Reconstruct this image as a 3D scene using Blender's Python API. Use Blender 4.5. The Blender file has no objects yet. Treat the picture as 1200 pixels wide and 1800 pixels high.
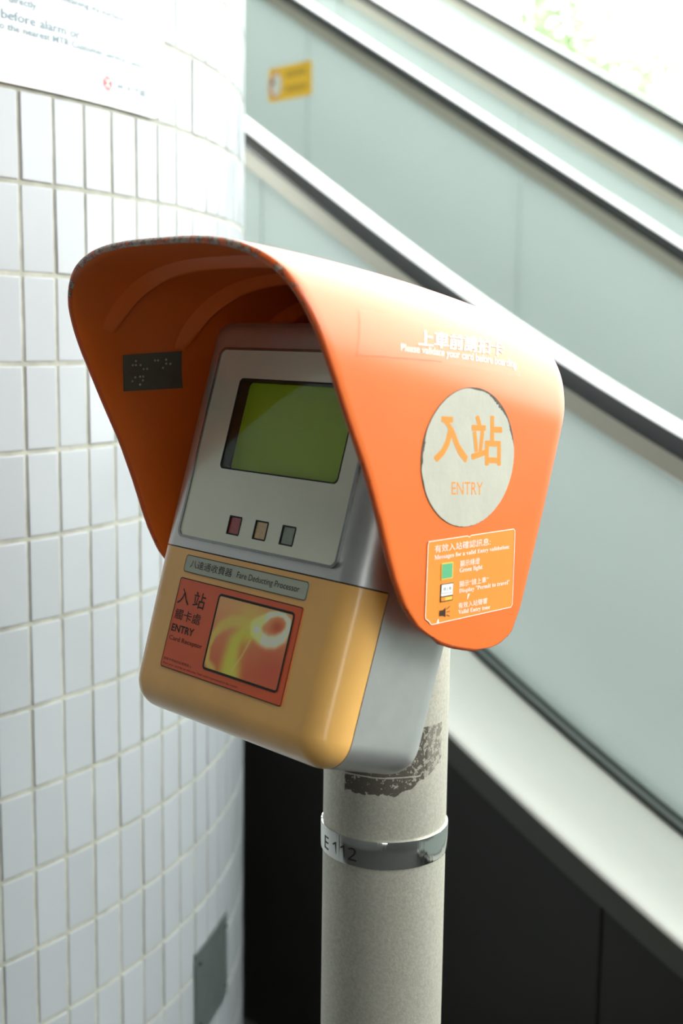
import bpy, bmesh, math, random
from mathutils import Vector, Matrix, noise
random.seed(7)
S = bpy.context.scene
COL = S.collection

# ------------------------------------------------------------------ camera
FPX = 2212.13                                  # focal length in pixels of the 1200x1800 frame
CAM = Vector((0.78625, -0.79502, 1.5))
YAW, PITCH, ROLL = math.radians(136.91497), math.radians(8.06042), math.radians(0.74987)
fw = Vector((math.cos(PITCH)*math.cos(YAW), math.cos(PITCH)*math.sin(YAW), -math.sin(PITCH)))
r0 = Vector((math.sin(YAW), -math.cos(YAW), 0)); u0 = r0.cross(fw)
rv = math.cos(ROLL)*r0 + math.sin(ROLL)*u0; uv_ = -math.sin(ROLL)*r0 + math.cos(ROLL)*u0
cd = bpy.data.cameras.new('camera'); cam = bpy.data.objects.new('camera', cd); COL.objects.link(cam)
cam.matrix_world = Matrix(((rv.x, uv_.x, -fw.x, CAM.x), (rv.y, uv_.y, -fw.y, CAM.y), (rv.z, uv_.z, -fw.z, CAM.z), (0, 0, 0, 1)))
cd.sensor_fit = 'VERTICAL'; cd.sensor_height = 36; cd.sensor_width = 24
cd.lens = FPX*36/1800
cd.clip_start = .02; cd.clip_end = 200
cd.dof.use_dof = True; cd.dof.focus_distance = 1.06; cd.dof.aperture_fstop = 4.8
S.camera = cam

# ------------------------------------------------------------------ world and light
W = bpy.data.worlds.new('world'); S.world = W; W.use_nodes = True
bg = W.node_tree.nodes['Background']
bg.inputs[0].default_value = (.95, 1.0, .975, 1); bg.inputs[1].default_value = 9.0   # even overcast sky
S.view_settings.view_transform = 'Standard'; S.view_settings.look = 'None'
S.view_settings.gamma = 1; S.view_settings.use_curve_mapping = False
S.view_settings.exposure = -0.33

# ------------------------------------------------------------------ helpers
def lin(c):
    o = []
    for x in c[:3]:
        x /= 255.0
        o.append(x/12.92 if x <= .04045 else ((x+.055)/1.055)**2.4)
    return (o[0], o[1], o[2], 1)
def mat(name, rgb, rough=.5, metal=0., var=.0, vscale=20., bump=0., bscale=200., coat=0., coatr=.1, stretch=None, spec=.5, rand=0., rvar=0.):
    m = bpy.data.materials.new(name); m.use_nodes = True
    nt = m.node_tree; b = nt.nodes['Principled BSDF']
    base = lin(rgb)
    b.inputs['Base Color'].default_value = base; b.inputs['Roughness'].default_value = rough
    b.inputs['Metallic'].default_value = metal; b.inputs['Specular IOR Level'].default_value = spec
    b.inputs['Coat Weight'].default_value = coat; b.inputs['Coat Roughness'].default_value = coatr
    tc = nt.nodes.new('ShaderNodeTexCoord'); mp = nt.nodes.new('ShaderNodeMapping')
    nt.links.new(tc.outputs['Object'], mp.inputs[0])
    if stretch: mp.inputs['Scale'].default_value = stretch
    last = None
    if var:
        n = nt.nodes.new('ShaderNodeTexNoise'); n.inputs['Scale'].default_value = vscale; n.inputs['Detail'].default_value = 6
        nt.links.new(mp.outputs[0], n.inputs['Vector'])
        r = nt.nodes.new('ShaderNodeValToRGB')
        r.color_ramp.elements[0].position = .3; r.color_ramp.elements[1].position = .7
        r.color_ramp.elements[0].color = tuple(x*(1-var) for x in base[:3])+(1,)
        r.color_ramp.elements[1].color = tuple(min(1, x*(1+var)) for x in base[:3])+(1,)
        nt.links.new(n.outputs['Fac'], r.inputs[0]); last = r.outputs[0]
    if rand:
        oi = nt.nodes.new('ShaderNodeObjectInfo'); hs = nt.nodes.new('ShaderNodeMapRange')
        hs.inputs['To Min'].default_value = 1-rand; hs.inputs['To Max'].default_value = 1+rand
        nt.links.new(oi.outputs['Random'], hs.inputs['Value'])
        mx = nt.nodes.new('ShaderNodeVectorMath'); mx.operation = 'SCALE'
        if last: nt.links.new(last, mx.inputs[0])
        else: mx.inputs[0].default_value = base[:3]
        nt.links.new(hs.outputs[0], mx.inputs['Scale']); last = mx.outputs[0]
    if last: nt.links.new(last, b.inputs['Base Color'])
    if rvar:
        n3 = nt.nodes.new('ShaderNodeTexNoise'); n3.inputs['Scale'].default_value = vscale*1.7; n3.inputs['Detail'].default_value = 5
        nt.links.new(mp.outputs[0], n3.inputs['Vector'])
        mr = nt.nodes.new('ShaderNodeMapRange'); mr.inputs['To Min'].default_value = max(.02, rough-rvar); mr.inputs['To Max'].default_value = rough+rvar
        nt.links.new(n3.outputs['Fac'], mr.inputs['Value']); nt.links.new(mr.outputs[0], b.inputs['Roughness'])
    if bump:
        n2 = nt.nodes.new('ShaderNodeTexNoise'); n2.inputs['Scale'].default_value = bscale; n2.inputs['Detail'].default_value = 4
        nt.links.new(mp.outputs[0], n2.inputs['Vector'])
        bp = nt.nodes.new('ShaderNodeBump'); bp.inputs['Strength'].default_value = bump; bp.inputs['Distance'].default_value = .001
        nt.links.new(n2.outputs['Fac'], bp.inputs['Height']); nt.links.new(bp.outputs[0], b.inputs['Normal'])
    return m
def attr_mix(m, attr, rgb2, rough2=None, src=None):
    """blend the base colour of m towards rgb2 where the float attribute is 1"""
    nt = m.node_tree; b = nt.nodes['Principled BSDF']
    a = nt.nodes.new('ShaderNodeAttribute'); a.attribute_name = attr
    mx = nt.nodes.new('ShaderNodeMix'); mx.data_type = 'RGBA'
    sock = b.inputs['Base Color']
    if sock.is_linked: nt.links.new(sock.links[0].from_socket, mx.inputs[6])
    else: mx.inputs[6].default_value = sock.default_value
    mx.inputs[7].default_value = lin(rgb2)
    nt.links.new(a.outputs['Fac'], mx.inputs[0]); nt.links.new(mx.outputs[2], sock)
    if rough2 is not None:
        mr = nt.nodes.new('ShaderNodeMapRange'); mr.inputs['To Min'].default_value = b.inputs['Roughness'].default_value; mr.inputs['To Max'].default_value = rough2
        nt.links.new(a.outputs['Fac'], mr.inputs['Value']); nt.links.new(mr.outputs[0], b.inputs['Roughness'])

def link(name, me, mats=(), parent=None, smooth=30):
    for m in (mats if isinstance(mats, (list, tuple)) else [mats]): me.materials.append(m)
    o = bpy.data.objects.new(name, me); COL.objects.link(o)
    if smooth and len(me.polygons):
        me.shade_smooth(); me.set_sharp_from_angle(angle=math.radians(smooth))
    if parent is not None: o.parent = parent
    return o
def empty(name, loc=(0, 0, 0)):
    o = bpy.data.objects.new(name, None); COL.objects.link(o); o.location = loc; o.empty_display_size = .1
    return o
def tag(o, label=None, cat=None, group=None, kind=None):
    if label: o['label'] = label
    if cat: o['category'] = cat
    if group: o['group'] = group
    if kind: o['kind'] = kind
    return o
class MB:
    """collects vertices and faces with a material slot per face"""
    def __init__(s): s.v = []; s.f = []; s.m = []
    def add(s, verts, faces, mi=0):
        k = len(s.v); s.v += [tuple(v) for v in verts]
        for f in faces: s.f.append(tuple(i+k for i in f)); s.m.append(mi)
    def box(s, a, b, mi=0):
        x0, y0, z0 = a; x1, y1, z1 = b
        s.add([(x0,y0,z0),(x1,y0,z0),(x1,y1,z0),(x0,y1,z0),(x0,y0,z1),(x1,y0,z1),(x1,y1,z1),(x0,y1,z1)],
              [(0,3,2,1),(4,5,6,7),(0,1,5,4),(1,2,6,5),(2,3,7,6),(3,0,4,7)], mi)
    def mesh(s, name):
        me = bpy.data.meshes.new(name); me.from_pydata(s.v, [], s.f); me.update()
        for p, i in zip(me.polygons, s.m): p.material_index = i
        return me
    def build(s, name, mats, parent=None, smooth=30): return link(name, s.mesh(name), mats, parent, smooth)
def bm_mesh(name, bm):
    me = bpy.data.meshes.new(name); bm.to_mesh(me); bm.free(); return me
DG = bpy.context.evaluated_depsgraph_get
def curve_to_vf(cu):
    o = bpy.data.objects.new('tmp_curve', cu); COL.objects.link(o)
    ev = o.evaluated_get(DG()); me = ev.to_mesh()
    v = [tuple(x.co) for x in me.vertices]; f = [tuple(p.vertices) for p in me.polygons]
    ev.to_mesh_clear(); bpy.data.objects.remove(o); bpy.data.curves.remove(cu)
    return v, f
def plate(outlines, thick):
    """flat sheet with holes: outlines in 2-D, thickness centred on z=0"""
    cu = bpy.data.curves.new('tmp', 'CURVE'); cu.dimensions = '2D'; cu.fill_mode = 'BOTH'; cu.extrude = thick/2
    for ol in outlines:
        sp = cu.splines.new('POLY'); sp.points.add(len(ol)-1); sp.use_cyclic_u = True
        for p, q in zip(sp.points, ol): p.co = (q[0], q[1], 0, 1)
    return curve_to_vf(cu)
def rrect(x0, y0, x1, y1, r, n=5):
    o = []
    for cx, cy, a in ((x1-r, y1-r, 0), (x0+r, y1-r, 90), (x0+r, y0+r, 180), (x1-r, y0+r, 270)):
        for i in range(n+1):
            t = math.radians(a+90*i/n); o.append((cx+r*math.cos(t), cy+r*math.sin(t)))
    return o
def ring_strip(mb, ol, wid, mi, fn):
    """thin printed outline along the polygon ol, inset by wid"""
    cx = sum(p[0] for p in ol)/len(ol); cy = sum(p[1] for p in ol)/len(ol); n = len(ol)
    inn = []
    for i in range(n):
        a, b = Vector(ol[i-1]), Vector(ol[(i+1) % n]); d = (b-a)
        nn_ = Vector((-d.y, d.x)).normalized()
        inn.append((ol[i][0]+nn_.x*wid, ol[i][1]+nn_.y*wid))
    vs = [fn(*p) for p in ol]+[fn(*p) for p in inn]
    mb.add(vs, [(i, (i+1) % n, n+(i+1) % n, n+i) for i in range(n)], mi)
def text_vf(s, bold=0., res=3, space=1.0):
    cu = bpy.data.curves.new('tmp_text', 'FONT'); cu.body = s; cu.size = 1; cu.offset = bold; cu.resolution_u = res; cu.space_character = space
    cu.fill_mode = 'FRONT'
    return curve_to_vf(cu)
def text_heavy(mb, s, quad, fn, mi, d):
    for k in range(8):
        a = math.pi*k/4; text_quad(mb, s, [(p[0]+d*math.cos(a), p[1]+d*math.sin(a)) for p in quad], lambda x, y: fn(x, y, .00074+.000012*k), mi)
def text_quad(mb, s, quad, fn, mi, bold=0., space=1.0, res=3):
    """fit the text's bounding box to quad (TL, TR, BR, BL) in surface coordinates, fn maps to 3-D"""
    v, f = text_vf(s, bold, res, space)
    if not v: return
    x0 = min(p[0] for p in v); x1 = max(p[0] for p in v); y0 = min(p[1] for p in v); y1 = max(p[1] for p in v)
    out = []
    for p in v:
        a = (p[0]-x0)/(x1-x0); b = (p[1]-y0)/(y1-y0)
        tx = quad[0][0]*(1-a)+quad[1][0]*a, quad[0][1]*(1-a)+quad[1][1]*a
        bx = quad[3][0]*(1-a)+quad[2][0]*a, quad[3][1]*(1-a)+quad[2][1]*a
        out.append(fn(bx[0]*(1-b)+tx[0]*b, bx[1]*(1-b)+tx[1]*b))
    mb.add(out, f, mi)
SERIF = {}
for i in range(26):
    SERIF[chr(65+i)] = chr(0x1D400+i); SERIF[chr(97+i)] = chr(0x1D41A+i)
def serif(s): return ''.join(SERIF.get(c, c) for c in s)

# ------------------------------------------------------------------ materials
M = {}
M['tile'] = mat('tile_glaze', (170, 174, 177), .22, var=.02, vscale=6, rand=.03, spec=.4)
M['grout'] = mat('grout', (164, 164, 152), .9, var=.18, vscale=40, bump=.5, bscale=300)
M['paper'] = mat('poster_paper', (222, 226, 226), .45, spec=.35)
M['ink_blue'] = mat('ink_pale_blue', (120, 138, 150), .6)
M['ink_red'] = mat('ink_red', (206, 96, 104), .6)
M['plate'] = mat('access_plate_steel', (120, 128, 126), .4, .55, var=.1, vscale=30)
M['screw'] = mat('screw_steel', (60, 62, 60), .45, .8)
M['concrete'] = mat('floor_paving', (50, 50, 49), .75, var=.15, vscale=8, bump=.3, bscale=80)
M['roof'] = mat('sky_block_soffit', (120, 122, 120), .7, var=.05, vscale=3)
M['wallb'] = mat('sky_block_wall', (70, 72, 72), .7, var=.06, vscale=3)
M['panel'] = mat('frosted_glass', (184, 193, 191), .22, .0, var=.02, vscale=2, spec=.5)
def frosted():
    m = M['panel']; nt = m.node_tree; b = nt.nodes['Principled BSDF']; out = nt.nodes['Material Output']
    t = nt.nodes.new('ShaderNodeBsdfTranslucent'); t.inputs[0].default_value = (.72, .772, .753, 1)
    mx = nt.nodes.new('ShaderNodeMixShader'); mx.inputs[0].default_value = .45
    nt.links.new(b.outputs[0], mx.inputs[1]); nt.links.new(t.outputs[0], mx.inputs[2]); nt.links.new(mx.outputs[0], out.inputs[0])
frosted()
M['rubber'] = mat('handrail_rubber', (22, 23, 23), .22, spec=.5, coat=.4, coatr=.12)
M['guide'] = mat('guide_profile', (180, 176, 162), .42, .2, var=.03, vscale=5)
M['deck'] = mat('deck_aluminium', (248, 248, 240), .36, .0, var=.03, vscale=6, stretch=(.3, 1, 1))
M['gasket'] = mat('gasket', (52, 58, 56), .4, .2)
M['seal'] = mat('seal_grey', (150, 158, 154), .35, .4)
M['fascia'] = mat('fascia_dark', (78, 78, 73), .45, .3)
M['clad'] = mat('cladding_black', (40, 39, 36), .38, .1, var=.12, vscale=3)
M['joint'] = mat('joint_dark', (10, 10, 10), .8)
M['step'] = mat('step_aluminium', (120, 122, 122), .45, .8)
M['sign_y'] = mat('sign_yellow', (246, 196, 44), .5)
M['sign_dk'] = mat('sign_ochre', (206, 160, 40), .5)
M['sign_w'] = mat('sign_white', (226, 226, 214), .5)
M['sign_p'] = mat('sign_pink', (226, 140, 104), .5)
M['sign_g'] = mat('sign_grey', (90, 92, 92), .5)
M['leaf'] = mat('leaf', (156, 190, 140), .5, var=.25, vscale=3)
M['bark'] = mat('bark', (92, 80, 66), .9, var=.3, vscale=14, bump=.6, bscale=40)
M['orange'] = mat('hood_paint', (239, 113, 33), .42, var=.035, vscale=14, coat=.18, coatr=.2, rvar=.04)
M['orange_in'] = M['orange']
M['silver'] = mat('silver_shell', (214, 213, 210), .36, .78, var=.04, vscale=60, stretch=(.1, 1, 1), bump=.04, bscale=900)
M['yellow'] = mat('cover_yellow', (246, 188, 104), .3, var=.06, vscale=16, coat=.7, coatr=.2, bump=.03, bscale=60)
M['black'] = mat('black_line', (16, 14, 12), .5)
M['chrome'] = mat('bezel_chrome', (150, 152, 150), .25, .9)
M['face'] = mat('face_plate_grey', (232, 234, 212), .22, .15, var=.02, vscale=20, coat=.5, coatr=.04)
M['well'] = mat('well_black', (18, 15, 15), .6)
M['lcd'] = mat('lcd_green', (178, 212, 26), .5, var=.05, vscale=9)
M['red_l'] = mat('lens_red', (168, 62, 66), .2, var=.08, vscale=300, coat=.6)
M['amb_l'] = mat('lens_amber', (214, 182, 132), .2, var=.08, vscale=300, coat=.6)
M['grn_l'] = mat('lens_green', (146, 158, 138), .2, var=.08, vscale=300, coat=.6)
M['strip'] = mat('label_pale', (186, 192, 172), .4, coat=.3)
M['redst'] = mat('sticker_red', (234, 98, 50), .35, var=.05, vscale=20, coat=.4)
M['ink'] = mat('ink_black', (34, 26, 20), .5)
M['ink_dk'] = mat('ink_brown', (92, 34, 18), .5)
M['white'] = mat('ink_white', (250, 246, 236), .4)
M['disc'] = mat('disc_pale', (196, 194, 178), .33, var=.05, vscale=40, bump=.25, bscale=160, coat=.3)
M['resid'] = mat('residue', (104, 92, 84), .9, var=.3, vscale=300)
M['st_or'] = mat('sticker_orange', (246, 148, 50), .38, var=.02, vscale=40, coat=.3)
M['ink_or'] = mat('ink_orange', (238, 146, 48), .45)
M['green'] = mat('ink_green', (96, 180, 128), .45)
M['ink_yl'] = mat('ink_yellow', (252, 208, 80), .45)
M['ink_bk'] = mat('ink_dark_brown', (54, 26, 14), .45)
M['braille'] = mat('braille_metal', (112, 112, 100), .45, .4, var=.12, vscale=40)
M['dot'] = mat('braille_dot_highlight', (206, 204, 190), .35, .3)  # paler than the plate, standing in for metal highlights on the dots
M['pole'] = mat('pole_paint', (204, 199, 184), .46, .55, var=.12, vscale=380, bump=.2, bscale=600)
attr_mix(M['pole'], 'stain', (62, 52, 42), .85)
M['band'] = mat('band_steel', (214, 214, 210), .14, 1., bump=.9, bscale=70, stretch=(1, 1, .02))
M['bolt'] = mat('bolt_steel', (120, 120, 118), .3, .9)
# chipped rim: bare metal and dirt show through the paint, most of all on the top front edge
M['lip'] = mat('hood_rim_paint', (224, 98, 40), .42, coat=.5, coatr=.25)
def chips():
    m = M['lip']; nt = m.node_tree; b = nt.nodes['Principled BSDF']
    tc = nt.nodes.new('ShaderNodeTexCoord'); n = nt.nodes.new('ShaderNodeTexNoise'); n.inputs['Scale'].default_value = 120; n.inputs['Detail'].default_value = 8
    n.inputs['Roughness'].default_value = .65
    a = nt.nodes.new('ShaderNodeAttribute'); a.attribute_name = 'wear'
    nt.links.new(tc.outputs['Object'], n.inputs['Vector'])
    ad = nt.nodes.new('ShaderNodeMath'); ad.operation = 'ADD'; nt.links.new(n.outputs['Fac'], ad.inputs[0]); nt.links.new(a.outputs['Fac'], ad.inputs[1])
    r = nt.nodes.new('ShaderNodeValToRGB'); el = r.color_ramp.elements
    el[0].position = .62; el[0].color = lin((224, 98, 40)); el[1].position = .66; el[1].color = lin((60, 40, 30))
    e = el.new(.71); e.color = lin((176, 166, 146)); e = el.new(.80); e.color = lin((196, 120, 84)); e = el.new(.9); e.color = lin((150, 140, 120))
    nt.links.new(ad.outputs[0], r.inputs[0]); nt.links.new(r.outputs[0], b.inputs['Base Color'])
chips()
def print_mat():
    m = bpy.data.materials.new('printed_swirl'); m.use_nodes = True; nt = m.node_tree; b = nt.nodes['Principled BSDF']
    a = nt.nodes.new('ShaderNodeAttribute'); a.attribute_name = 'ink'; nt.links.new(a.outputs['Color'], b.inputs['Base Color'])
    b.inputs['Roughness'].default_value = .35; b.inputs['Coat Weight'].default_value = .4
    return m
M['swirl'] = print_mat()
def glass_mat():
    m = bpy.data.materials.new('clear_acrylic'); m.use_nodes = True; nt = m.node_tree; nt.nodes.clear()
    out = nt.nodes.new('ShaderNodeOutputMaterial'); tr = nt.nodes.new('ShaderNodeBsdfTransparent'); gl = nt.nodes.new('ShaderNodeBsdfGlossy'); mx = nt.nodes.new('ShaderNodeMixShader')
    tr.inputs[0].default_value = (.95, .97, .93, 1); gl.inputs['Roughness'].default_value = .03
    lw = nt.nodes.new('ShaderNodeLayerWeight'); lw.inputs[0].default_value = .5
    pw = nt.nodes.new('ShaderNodeMath'); pw.operation = 'POWER'; pw.inputs[1].default_value = 5; nt.links.new(lw.outputs['Facing'], pw.inputs[0])
    fr = nt.nodes.new('ShaderNodeMapRange'); fr.inputs['To Min'].default_value = .03; nt.links.new(pw.outputs[0], fr.inputs['Value'])
    nt.links.new(fr.outputs[0], mx.inputs[0]); nt.links.new(tr.outputs[0], mx.inputs[1]); nt.links.new(gl.outputs[0], mx.inputs[2]); nt.links.new(mx.outputs[0], out.inputs[0])
    return m
M['acrylic'] = glass_mat()
def film_mat():
    m = bpy.data.materials.new('clear_film'); m.use_nodes = True; nt = m.node_tree; nt.nodes.clear()
    out = nt.nodes.new('ShaderNodeOutputMaterial'); tr = nt.nodes.new('ShaderNodeBsdfTransparent'); gl = nt.nodes.new('ShaderNodeBsdfGlossy'); mx = nt.nodes.new('ShaderNodeMixShader')
    tr.inputs[0].default_value = (.985, .98, .97, 1); gl.inputs['Roughness'].default_value = .25; mx.inputs[0].default_value = .012
    nt.links.new(tr.outputs[0], mx.inputs[1]); nt.links.new(gl.outputs[0], mx.inputs[2]); nt.links.new(mx.outputs[0], out.inputs[0])
    return m
M['film'] = film_mat()
M['edge'] = mat('film_edge_line', (232, 142, 92), .6)  # thin tinted line along two edges of the film

# ------------------------------------------------------------------ the setting
mb = MB(); mb.box((-9, -4.2, -.1), (6, 6, 0)); fl = mb.build('floor', M['concrete'], smooth=0); tag(fl, kind='structure')
mb = MB(); mb.box((-9, -4, 4.2), (2.5, 1.7, 4.4)); mb.box((2.5, -4, 4.2), (4.2, -2.2, 4.4)); ce = mb.build('sky_block_roof', M['roof'], smooth=0); tag(ce, kind='structure')  # unseen slabs overhead, edges placed to limit how much sky light enters
mb = MB(); mb.box((-9, -4.2, 0), (3.72, -4, 4.2)); mb.box((3.72, -4.2, 0), (4.0, -4, 1.2)); mb.box((3.72, -4.2, 2.6), (4.0, -4, 4.2)); wb = mb.build('sky_block_back', M['wallb'], smooth=0); tag(wb, kind='structure')  # unseen, added to block light from behind; corner opening shapes a bright streak
mb = MB(); mb.box((4.0, -4.2, 0), (4.2, -3.6, 1.2)); mb.box((4.0, -4.2, 2.6), (4.2, -3.6, 4.2)); mb.box((4.0, -3.6, 0), (4.2, 1.0, 3.95)); mb.box((4.0, 1.0, 0), (4.2, 9.0, 2.1)); wr_ = mb.build('sky_block_right', M['wallb'], smooth=0); tag(wr_, kind='structure')  # added out of view, heights set to cut low sky light

# tiled round column on the left: grout core, one object per tile
CX, CY, CR = -1.5267, -.2858, 1.0451
PH, DE, Z0, TP = .1952, .0478, 1.6616, .1
def colpt(ang, z, r=CR): return (CX+r*math.cos(ang), CY+r*math.sin(ang), z)
mb = MB(); N = 180; RG = CR-.0014
vs = [(CX+RG*math.cos(2*math.pi*i/N), CY+RG*math.sin(2*math.pi*i/N), z) for z in (0, 4.2) for i in range(N)]
mb.add(vs, [(i, (i+1) % N, N+(i+1) % N, N+i) for i in range(N)])
wall = mb.build('wall_left', M['grout']); tag(wall, kind='structure')
def tile_mesh():
    bm = bmesh.new(); bmesh.ops.create_cube(bm, size=1)
    hw, hh, hd = CR*DE/2-.0024, TP/2-.0026, .008
    for v in bm.verts: v.co = Vector((v.co.x*hd*2*.5, v.co.y*hw*2, v.co.z*hh*2))
    bmesh.ops.bevel(bm, geom=[e for e in bm.edges if all(f.normal.x > -.5 for f in e.link_faces)], offset=.0016, segments=2, affect='EDGES', profile=.6)
    return bm_mesh('tile', bm)
tme = tile_mesh(); tme.materials.append(M['tile']); tme.shade_smooth(); tme.set_sharp_from_angle(angle=math.radians(15))
tv = [v.co.copy() for v in tme.vertices]; tf = [tuple(p.vertices) for p in tme.polygons]
placed = 0; rest = MB()
for r in range(-25, 17):
    z = Z0-TP*r-TP/2
    if z < .04 or z > 4.16: continue
    for k in range(-22, 30):
        ang = PH+DE*(k+.5)
        visible = -4 <= r <= 11 and -3 <= k <= 14
        if visible:
            o = bpy.data.objects.new('tile', tme); COL.objects.link(o); o.parent = wall; placed += 1
            jit = random.uniform(-.0006, .0006)
            o.location = colpt(ang, z, CR-.004+jit); o.rotation_euler = (random.uniform(-.004, .004), random.uniform(-.006, .006), ang+random.uniform(-.008, .008))
        else:
            c, s = math.cos(ang), math.sin(ang); b = colpt(ang, z, CR-.004)
            rest.add([(b[0]+v.x*c-v.y*s, b[1]+v.x*s+v.y*c, b[2]+v.z) for v in tv], tf)
o = rest.build('tile_field', M['tile'], wall, 15); tag(o, kind='stuff')

# notice sheet wrapped on the column
def curved_sheet(ol_fn, a0, a1, z0, z1, r, thick, corner, mats, name, parent=None, na=40, nz=24):
    mb = MB(); ids = {}
    for side, rr in ((0, r+thick), (1, r)):
        for i in range(na+1):
            for j in range(nz+1):
                a = a0+(a1-a0)*i/na; z = z0+(z1-z0)*j/nz
                if corner:      # rounded lower corner on the a1 side
                    ds = (a1-a)*CR; dz = z-z0
                    if ds < corner and dz < corner:
                        d = math.hypot(corner-ds, corner-dz)
                        if d > corner:
                            ds = corner-(corner-ds)*corner/d; dz = corner-(corner-dz)*corner/d; a = a1-ds/CR; z = z0+dz
                ids[side, i, j] = len(mb.v); mb.v.append(colpt(a, z, rr))
    for i in range(na):
        for j in range(nz):
            mb.f.append((ids[0, i, j], ids[0, i+1, j], ids[0, i+1, j+1], ids[0, i, j+1])); mb.m.append(0)
            mb.f.append((ids[1, i, j+1], ids[1, i+1, j+1], ids[1, i+1, j], ids[1, i, j])); mb.m.append(0)
    for i in range(na):
        for j in (0, nz): mb.f.append((ids[0, i, j], ids[1, i, j], ids[1, i+1, j], ids[0, i+1, j])); mb.m.append(0)
    for j in range(nz):
        for i in (0, na): mb.f.append((ids[0, i, j], ids[0, i, j+1], ids[1, i, j+1], ids[1, i, j])); mb.m.append(0)
    return mb.build(name, mats, parent)
rad = math.radians
RS = CR+.0012
poster = curved_sheet(None, rad(-6), rad(25.55), 1.764, 2.32, RS, .0018, .03, M['paper'], 'notice_poster')
tag(poster, 'white notice sheet with pale text and round red logo on the tiled column', 'poster')
mb = MB()
def pf(a, z): return colpt(rad(a), z, RS+.0024)
def prow(s, a0, a1, z0, z1, mi=0):
    mb = MB(); text_quad(mb, s, [(a0, z1), (a1, z1), (a1, z0), (a0, z0)], pf, mi, bold=.01, res=2)
    mb.build('text_line', M['ink_blue'], poster, 0)
prow('cleaning its surface', 14.6, 20.6, 1.864, 1.873)
prow('directly', 10.5, 12.6, 1.846, 1.856)
prow('For assistance before alarm or', 4.0, 16.3, 1.830, 1.840)
prow('go to the nearest MTR Customer Service Centre', 8.6, 23.0, 1.8165, 1.8265)
prow('MTR 港鐵', 19.9, 23.1, 1.7862, 1.7945)
mb = MB()
c0 = (18.85, 1.7895); n = 32
def lf(a, z): return colpt(rad(a), z, RS+.0022)
mb.add([lf(c0[0], c0[1])]+[lf(c0[0]+.0085/CR*57.3*math.cos(2*math.pi*i/n), c0[1]+.0085*math.sin(2*math.pi*i/n)) for i in range(n)], [(0, 1+i, 1+(i+1) % n) for i in range(n)], 0)
def bar(x0, y0, x1, y1, w):
    d = Vector((x1-x0, y1-y0)); nn_ = Vector((-d.y, d.x)).normalized()*w/2
    mb.add([pf(c0[0]+x/CR*57.3, c0[1]+y) for x, y in ((x0+nn_.x, y0+nn_.y), (x0-nn_.x, y0-nn_.y), (x1-nn_.x, y1-nn_.y), (x1+nn_.x, y1+nn_.y))], [(0, 1, 2, 3)], 1)
bar(0, -.0065, 0, .0065, .0010)
for sgn in (1, -1):
    pts = [(.0055*math.cos(t), sgn*(.0075-.0058*math.sin(t))) for t in [math.pi*i/10 for i in range(11)]]
    for p, q in zip(pts, pts[1:]): bar(*p, *q, .0010)
mb.build('round_logo', [M['ink_red'], M['white']], poster, 0)

# steel access plate low on the column
ap = empty('access_plate', colpt(rad(34), .46, CR)); tag(ap, 'small grey metal plate screwed low on the tiled column', 'metal plate')
def rel(o, e): o.parent = e; o.location = o.location-e.location; return o
o = curved_sheet(None, rad(30.05), rad(37.95), .46, .597, CR+.0005, .0035, .006, M['plate'], 'plate_sheet', na=16, nz=10); rel(o, ap)
for a, z in ((30.75, .578), (37.4, .578), (30.75, .479), (37.4, .479)):
    bm = bmesh.new(); bmesh.ops.create_uvsphere(bm, u_segments=14, v_segments=7, radius=.0042)
    for v in bm.verts: v.co.x *= .7
    bmesh.ops.rotate(bm, verts=bm.verts, matrix=Matrix.Rotation(rad(a), 3, 'Z')); bmesh.ops.translate(bm, verts=bm.verts, vec=colpt(rad(a), z, CR+.0045))
    rel(link('screw', bm_mesh('screw', bm), M['screw'], None, 40), ap)

# ------------------------------------------------------------------ escalators
def zrail(x):
    z = 1.5-.418-.57735*min(x, 1.9)
    if x > -1.1: z += .096*(min(x, 1.9)+1.1)**2
    return z
XS = [-6.2+.15*i for i in range(35)]+[-1.0+.08*i for i in range(46)]
def frame(x):
    d = (zrail(x+.01)-zrail(x-.01))/.02; L = math.hypot(1, d)
    return (1/L, d/L), (-d/L, 1/L)
def sweep(mb, section, off_z=0., xs=XS, mi=0):
    """section: closed list of (y, n); n along the normal of the rail line"""
    n = len(section); k0 = len(mb.v)
    for x in xs:
        t, nr = frame(x); z = zrail(x)+off_z
        for y, h in section: mb.v.append((x+nr[0]*h, y, z+nr[1]*h))
    for i in range(len(xs)-1):
        for j in range(n):
            a = k0+i*n+j; b = k0+i*n+(j+1) % n
            mb.f.append((a, b, b+n, a+n)); mb.m.append(mi)
    mb.f.append(tuple(k0+j for j in range(n))[::-1]); mb.m.append(mi)
    mb.f.append(tuple(k0+(len(xs)-1)*n+j for j in range(n))); mb.m.append(mi)
def handrail_section(yc):
    hw, top, bot = .040, .002, -.034
    o = []
    for sx, sy, a, r in ((1, 1, 0, .006), (-1, 1, 90, .006), (-1, -1, 180, .010), (1, -1, 270, .010)):
        cx = sx*(hw-r); cy = (top-r) if sy > 0 else (bot+r)
        for i in range(6):
            t = rad(a+18*i); o.append((yc+cx+r*math.cos(t), cy+r*math.sin(t)))
    return o
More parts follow.
